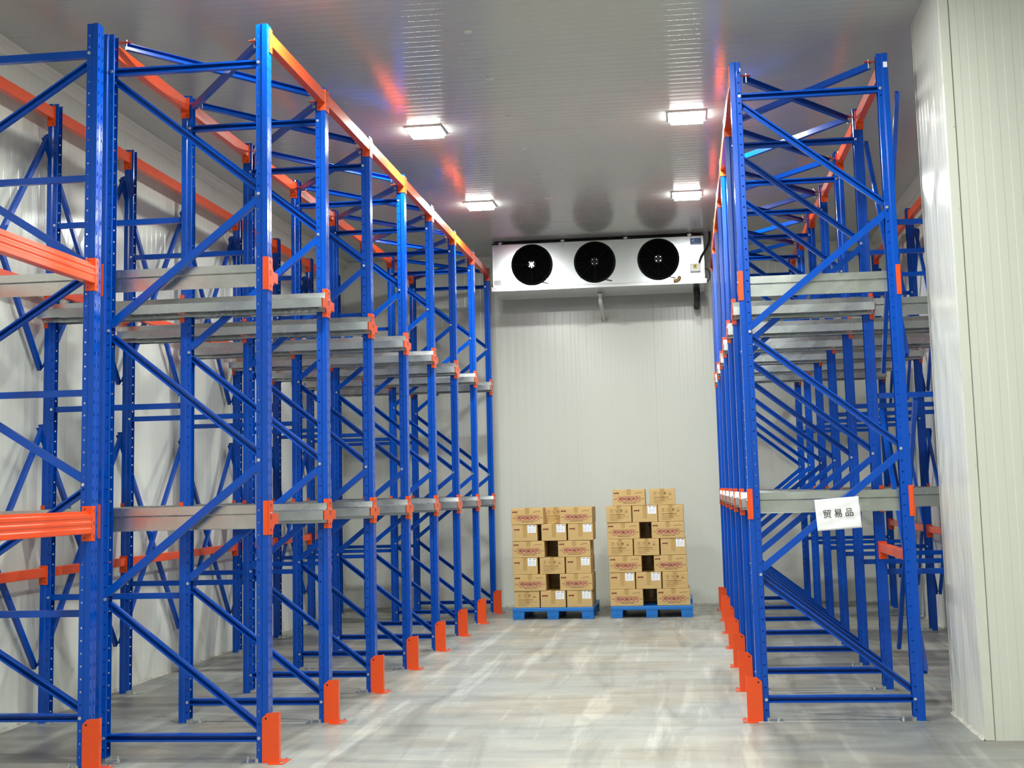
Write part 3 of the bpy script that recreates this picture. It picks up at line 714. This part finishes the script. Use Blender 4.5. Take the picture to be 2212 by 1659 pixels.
for side, (y0, layers) in ROWS.items():
    zz = 0.144 if side == 'left' else 0.145; n = len(layers)
    for i, row in enumerate(layers):
        nm = 'top' if i == n-1 else LAY[i]; m = len(row)
        for j, (kd, x) in enumerate(row):
            pos = ('left', 'right')[j] if m == 2 else ('left', 'middle', 'right')[j]
            dy = random.uniform(0, 0.012)
            carton(kd, x, y0+dy, zz, f'carton {KD[kd]}, front {pos}, {nm} layer of the {side} pallet stack', f'cartons on the {side} pallet', rz=random.uniform(-0.012, 0.012))
        if side == 'right' and i == n-1: zz += 0.207; continue
        yb = y0+(0.345 if row[0][0] == 'long' else 0.44); xc = sum(r[1] for r in row)/m
        if side == 'left' and i == n-1:
            for pos, x in (('left', xc-0.30), ('middle', xc+0.025), ('right', xc+0.35)):
                carton('info', x, yb, zz, f'carton standing behind the front row, {pos}, top layer of the left pallet stack', 'cartons on the left pallet')
        elif m == 2:
            for pos, (kd, x) in zip(('left', 'right'), row):
                carton('long', x, yb-0.02, zz, f'carton hidden behind the front {pos} one, {nm} layer of the {side} pallet stack', f'cartons on the {side} pallet')
            carton('info', xc, yb+0.32, zz, f'carton at the back of the dark gap, {nm} layer of the {side} pallet stack', f'cartons on the {side} pallet')
        else:
            for pos, x in (('left', xc-0.325), ('middle', xc), ('right', xc+0.325)):
                carton('lab', x, yb, zz, f'carton hidden behind the front row, {pos}, {nm} layer of the {side} pallet stack', f'cartons on the {side} pallet')
        zz += 0.207

# ------------------------------------------------------------------ evaporator cooler
cl = thing('air_cooler', 'long white three-fan cooling unit hung below the ceiling at the back wall', 'air cooler', (-1.083, 18.05, 4.27))
def at_c(x, z): return (x+1.083, 0, z-4.27)
W2 = 1.412
hs = MB(); hs.bevbox(-W2, W2, 0.012, 0.62, 0.045, 0.640, 0.004)
hs.box(W2-0.012, W2, 0.006, 0.014, 0.05, 0.64); hs.box(-W2, -W2+0.012, 0.006, 0.014, 0.05, 0.64)
obj('housing', hs.mesh('housing', M['cooler']), cl)
tp = MB(); tp.box(-W2-0.012, W2+0.012, 0.02, 0.64, 0.640, 0.655)
obj('top_edge', tp.mesh('top_edge', M['black']), cl, label='black top edge')
dt = MB(); dt.bevbox(-W2-0.022, W2+0.022, -0.004, 0.66, 0.0, 0.046, 0.003); dt.box(-W2-0.022, W2+0.022, -0.004, 0.010, 0.046, 0.060)
dt.add([(-W2, 0.02, 0.0), (W2, 0.02, 0.0), (W2-0.02, 0.62, -0.03), (-W2+0.02, 0.62, -0.03), (-W2, 0.64, 0.0), (W2, 0.64, 0.0)], [(0, 1, 2, 3), (3, 2, 5, 4), (0, 3, 4), (1, 5, 2)])
obj('drip_tray', dt.mesh('drip_tray', M['cooler']), cl)
def fan(cx, k):
    x = cx+1.083; z = 4.616-4.27
    f = MB(); n = 48; R = 0.268
    f.cyl((x, 0.010, z), (x, 0.0115, z), R, n)                      # dark opening
    obj('fan_opening', f.mesh('opening', M['blade']), cl)
    g = MB(); g.torus((x, -0.006, z), R, 0.011, n=64); g.torus((x, -0.03, z), R-0.012, 0.006, n=64)
    for r in [0.06+0.0175*i for i in range(12)]: g.torus((x, -0.034, z), r, 0.0013, n=40, k=4)
    for a in range(4):
        A = math.radians(45+90*a); c, s_ = math.cos(A), math.sin(A)
        g.tube([(x+0.05*c, -0.036, z+0.05*s_), (x+0.25*c, -0.036, z+0.25*s_), (x+0.285*c, -0.01, z+0.285*s_), (x+0.285*c, 0.012, z+0.285*s_)], 0.0045, 6)
        g.cyl((x+0.288*c, 0.012, z+0.288*s_), (x+0.288*c, -0.016, z+0.288*s_), 0.008, 8, mi=1)
    for a in (0, 90, 180, 270): c, s_ = math.cos(math.radians(a)), math.sin(math.radians(a)); g.tube([(x+0.05*c, -0.034, z+0.05*s_), (x+0.258*c, -0.030, z+0.258*s_)], 0.002, 5)
    fg = obj('fan_guard', g.mesh('fan_guard', [M['black'], M['zinc']]), cl)
    b = MB()
    for q in range(5):
        A = 2*math.pi*q/5+0.3*k; vs = []
        for i in range(6):
            r = 0.06+0.19*i/5; w_ = 0.30-0.05*i/5
            for sd, yy in ((-1, 0.004), (1, -0.022)):
                aa = A+sd*w_*(0.9 if i < 5 else 0.8); vs.append((x+r*math.cos(aa), yy, z+r*math.sin(aa)))
        b.add(vs, [(2*i, 2*i+1, 2*i+3, 2*i+2) for i in range(5)])
    bl = obj('fan_blades', solidify(b.mesh('blades', M['blade']), 0.002), cl)
    h = MB(); h.cyl((x, 0.008, z), (x, -0.030, z), 0.055, 24); h.cyl((x, -0.030, z), (x, -0.034, z), 0.045, 24)
    for a in range(4):
        A = math.radians(45+90*a); h.cyl((x+0.030*1.41*math.cos(A)*0.92, -0.034, z+0.030*1.41*math.sin(A)*0.92), (x+0.030*1.41*math.cos(A)*0.92, -0.041, z+0.030*1.41*math.sin(A)*0.92), 0.0072, 10, mi=1)
    if k == 0:
        h.cyl((x, -0.034, z), (x, -0.043, z), 0.026, 20, mi=2); h.cyl((x, -0.043, z+0.004), (x, -0.047, z+0.004), 0.016, 16, mi=2); h.box(x-0.005, x+0.005, -0.042, -0.034, z-0.05, z-0.02, mi=1)
    obj('fan_hub', h.mesh('hub', [M['black'], M['zinc'], M['galv']]), cl)
    w_ = MB(); w_.tube([(x+0.12, -0.02, z-0.235), (x+0.17, -0.016, z-0.250), (x+0.215, -0.008, z-0.262), (x+0.222, 0.012, z-0.262)], 0.005, 6)
    obj('fan_cable', w_.mesh('fan_cable', M['rubber']), cl)
for k, cx in enumerate((-1.962, -1.117, -0.271)): fan(cx, k)
for x in (-2.385, -1.539, -0.697, 0.149):
    m = MB(); X = x+1.083; m.box(X-0.028, X+0.028, -0.006, 0.05, 0.652, 0.664); m.box(X-0.006, X+0.006, -0.006, 0.0105, 0.585, 0.655); m.cyl((X, 0.02, 0.66), (X, 0.02, CEIL-4.27), 0.006, 8)
    m.box(X-0.02, X+0.02, -0.007, 0.008, 0.640, 0.652)
    obj('hanging_bracket', m.mesh('hanger', M['galv']), cl, label='grey steel hanging bracket')
m = MB(); X = 1.227+0.062; m.bevbox(1.222, 1.362, -0.055, 0.012, 0.150, 0.262, 0.006); m.bevbox(1.222, 1.362, -0.062, -0.05, 0.152, 0.260, 0.004)
for a in (1.232, 1.352):
    for b in (0.162, 0.250): m.cyl((a, -0.062, b), (a, -0.065, b), 0.004, 8, mi=1)
jb = obj('junction_box', m.mesh('junction_box', [M['lampframe'], M['slot']]), cl, label='white electrical junction box')
s_ = MB(); s_.box(1.266, 1.312, -0.0632, -0.0618, 0.190, 0.247, 0); s_.prism([(1.289, 0.236), (1.280, 0.214), (1.287, 0.216), (1.284, 0.198), (1.298, 0.222), (1.290, 0.220), (1.296, 0.236)], 'y', -0.0642, -0.063, 1)
obj('warning_sticker', s_.mesh('sticker', [M['yellow'], M['ink']]), jb, label='yellow warning sticker')
m = MB(); x0, x1, z0, z1 = 0.158+1.083, 0.300+1.083, 4.793-4.27, 4.878-4.27
m.bevbox(x0, x1, 0.0095, 0.0125, z0, z1, 0.001)
m.box(x0+0.02, x0+0.028, 0.0086, 0.0096, z0+0.035, z1-0.012, 1); m.prism([(x0+0.03, z0+0.058), (x0+0.05, z1-0.012), (x0+0.058, z1-0.012), (x0+0.04, z0+0.056), (x0+0.058, z0+0.035), (x0+0.048, z0+0.035)], 'y', 0.0086, 0.0096, 1)
for i, (a, b, zc) in enumerate(((0.062, 0.12, 0.066), (0.062, 0.112, 0.055), (0.062, 0.118, 0.045))): m.box(x0+a, x0+b, 0.0088, 0.0096, z0+zc-0.0015, z0+zc+0.0015, 2)
for i in range(7): m.box(x0+0.014+i*0.017, x0+0.026+i*0.017, 0.0088, 0.0096, z0+0.012, z0+0.021, 1)
obj('name_plate', m.mesh('name_plate', [M['stickerblue'], M['white'], M['greyink']]), cl, label='blue name plate with white K and lettering')
m = MB(); m.box(-2.484+1.083, -2.385+1.083, 0.010, 0.0124, 4.357-4.27, 4.424-4.27)
for i in range(4): m.box(-2.475+1.083, -2.41+1.083-0.008*i, 0.0094, 0.0104, 4.372-4.27+i*0.012, 4.375-4.27+i*0.012, 1)
obj('rating_sticker', m.mesh('rating', [M['white'], M['greyink']]), cl, label='cream rating sticker')
m = MB(); m.tube([(1.345, -0.03, 0.255), (1.352, -0.035, 0.29), (1.375, -0.03, 0.35), (1.415, -0.02, 0.41), (1.455, 0.0, 0.47), (1.487, 0.01, 0.54), (1.497, 0.02, 0.61), (1.497, 0.02, CEIL-4.27)], 0.016, 10)
obj('supply_cable', m.mesh('supply_cable', M['rubber'], smooth=True), cl, label='thick black cable up to the ceiling')
m = MB(); m.tube([(1.40, 0.25, 0.22), (1.435, 0.25, 0.235), (1.475, 0.25, 0.205), (1.488, 0.25, 0.15), (1.48, 0.25, 0.09), (1.45, 0.25, 0.055), (1.425, 0.25, 0.05)], 0.0065, 8)
obj('side_cable', m.mesh('side_cable', M['rubber'], smooth=True), cl)
m = MB(); m.tube([(1.002, -0.028, 0.045), (1.045, -0.03, 0.047), (1.075, -0.025, 0.066), (1.080, -0.004, 0.085), (1.078, 0.012, 0.09)], 0.026, 10)
obj('elbow_fitting', m.mesh('elbow', M['brass'], smooth=True), cl, label='brown elbow fitting')
# pipes
m = MB(); m.tube([(0, 0, 0.10), (0, 0, -0.02), (0, 0.01, -0.06), (0, 0.06, -0.10), (0, 0.22, -0.16), (0, 0.50, -0.235), (0, 0.72, -0.262)], 0.026, 14); m.cyl((0, 0, 0.02), (0, 0, 0.055), 0.031, 14); m.cyl((0, 0.69, -0.258), (0, 0.722, -0.262), 0.04, 14)
m2 = MB(); m2.tube([(0, 0, 0.0), (0, 0, -0.06), (0, 0.03, -0.10), (0, 0.12, -0.125), (0, 0.55, -0.21), (0, 0.846, -0.26)], 0.026, 14); m2.cyl((0, 0, -0.001), (0, 0, -0.03), 0.033, 14); m2.cyl((0, 0.82, -0.256), (0, 0.849, -0.26), 0.042, 14)
obj('drain_pipe', m2.mesh('drain_pipe', M['pvc'], smooth=True), None, (-1.085, 18.45, 4.248), 0, 'white drain pipe running from under the cooling unit to the back wall', 'pipe')
m = MB(); m.tube([(0, 0, 0.0), (0, 0, -0.085), (0, 0.03, -0.12), (0, 0.1, -0.13), (0, 0.849, -0.13)], 0.042, 16)
obj('insulated_pipe', m.mesh('insulated_pipe', M['rubber'], smooth=True), None, (0.222, 18.45, 4.252), 0, 'thick black insulated pipe under the right end of the cooling unit', 'pipe')

# ------------------------------------------------------------------ ceiling lamps and caps
fm = MB(); a = 0.168
fm.prism([(-a, -a), (a, -a), (a, a), (-a, a)], 'z', -0.016, 0.0)
for q in range(4):
    c, s_ = [(1, 0), (0, 1), (-1, 0), (0, -1)][q]
FRM = fm.mesh('lamp_frame', M['lampframe'])
lm = MB(); t_, b_ = 0.150, 0.143
vs = [(-t_, -t_, -0.016), (t_, -t_, -0.016), (t_, t_, -0.016), (-t_, t_, -0.016), (-b_, -b_, -0.046), (b_, -b_, -0.046), (b_, b_, -0.046), (-b_, b_, -0.046)]
lm.add(vs, [(7, 6, 5, 4), (0, 4, 5, 1), (1, 5, 6, 2), (2, 6, 7, 3), (3, 7, 4, 0)]); lm.mi = [0, 1, 1, 1, 1]
LENS = lm.mesh('lamp_lens', [M['lens'], M['lens_rim']])
for i, (x, y) in enumerate(LAMPS):
    row = 'left' if x < -1 else 'right'; k = i % 5
    d = ['second visible lamp from the cooler', 'x'][0]
    desc = {0: 'nearest the cooling unit', 1: 'second from the cooling unit', 2: 'third from the cooling unit', 3: 'fourth from the cooling unit', 4: 'fifth and farthest from the cooling unit'}[k]
    t = thing('ceiling_light', f'lit square ceiling lamp of the {row} row, {desc}', 'ceiling light', (x, y, CEIL-0.0016), 0, 'square ceiling lamps')
    obj('lamp_frame', FRM, t); obj('lamp_lens', LENS, t, label='glowing white lens')
cap = MB(); cap.cyl((0, 0, 0), (0, 0, -0.006), 0.034, 20, 0.030); cap.cyl((0, 0, -0.006), (0, 0, -0.013), 0.018, 16, 0.010); CAPM = cap.mesh('cap', M['cap'], smooth=True)
for i in range(7):
    y = 9.61+1.172*i
    pos = 'nearest the camera' if i == 0 else 'nearest the cooling unit' if i == 6 else ORD[i]+' from the camera'
    obj('ceiling_anchor', CAPM, None, (-1.475, y, CEIL-0.001), 0, f'small round pale cap on the ceiling, {pos}', 'ceiling anchor', 'round caps in a line along the ceiling')
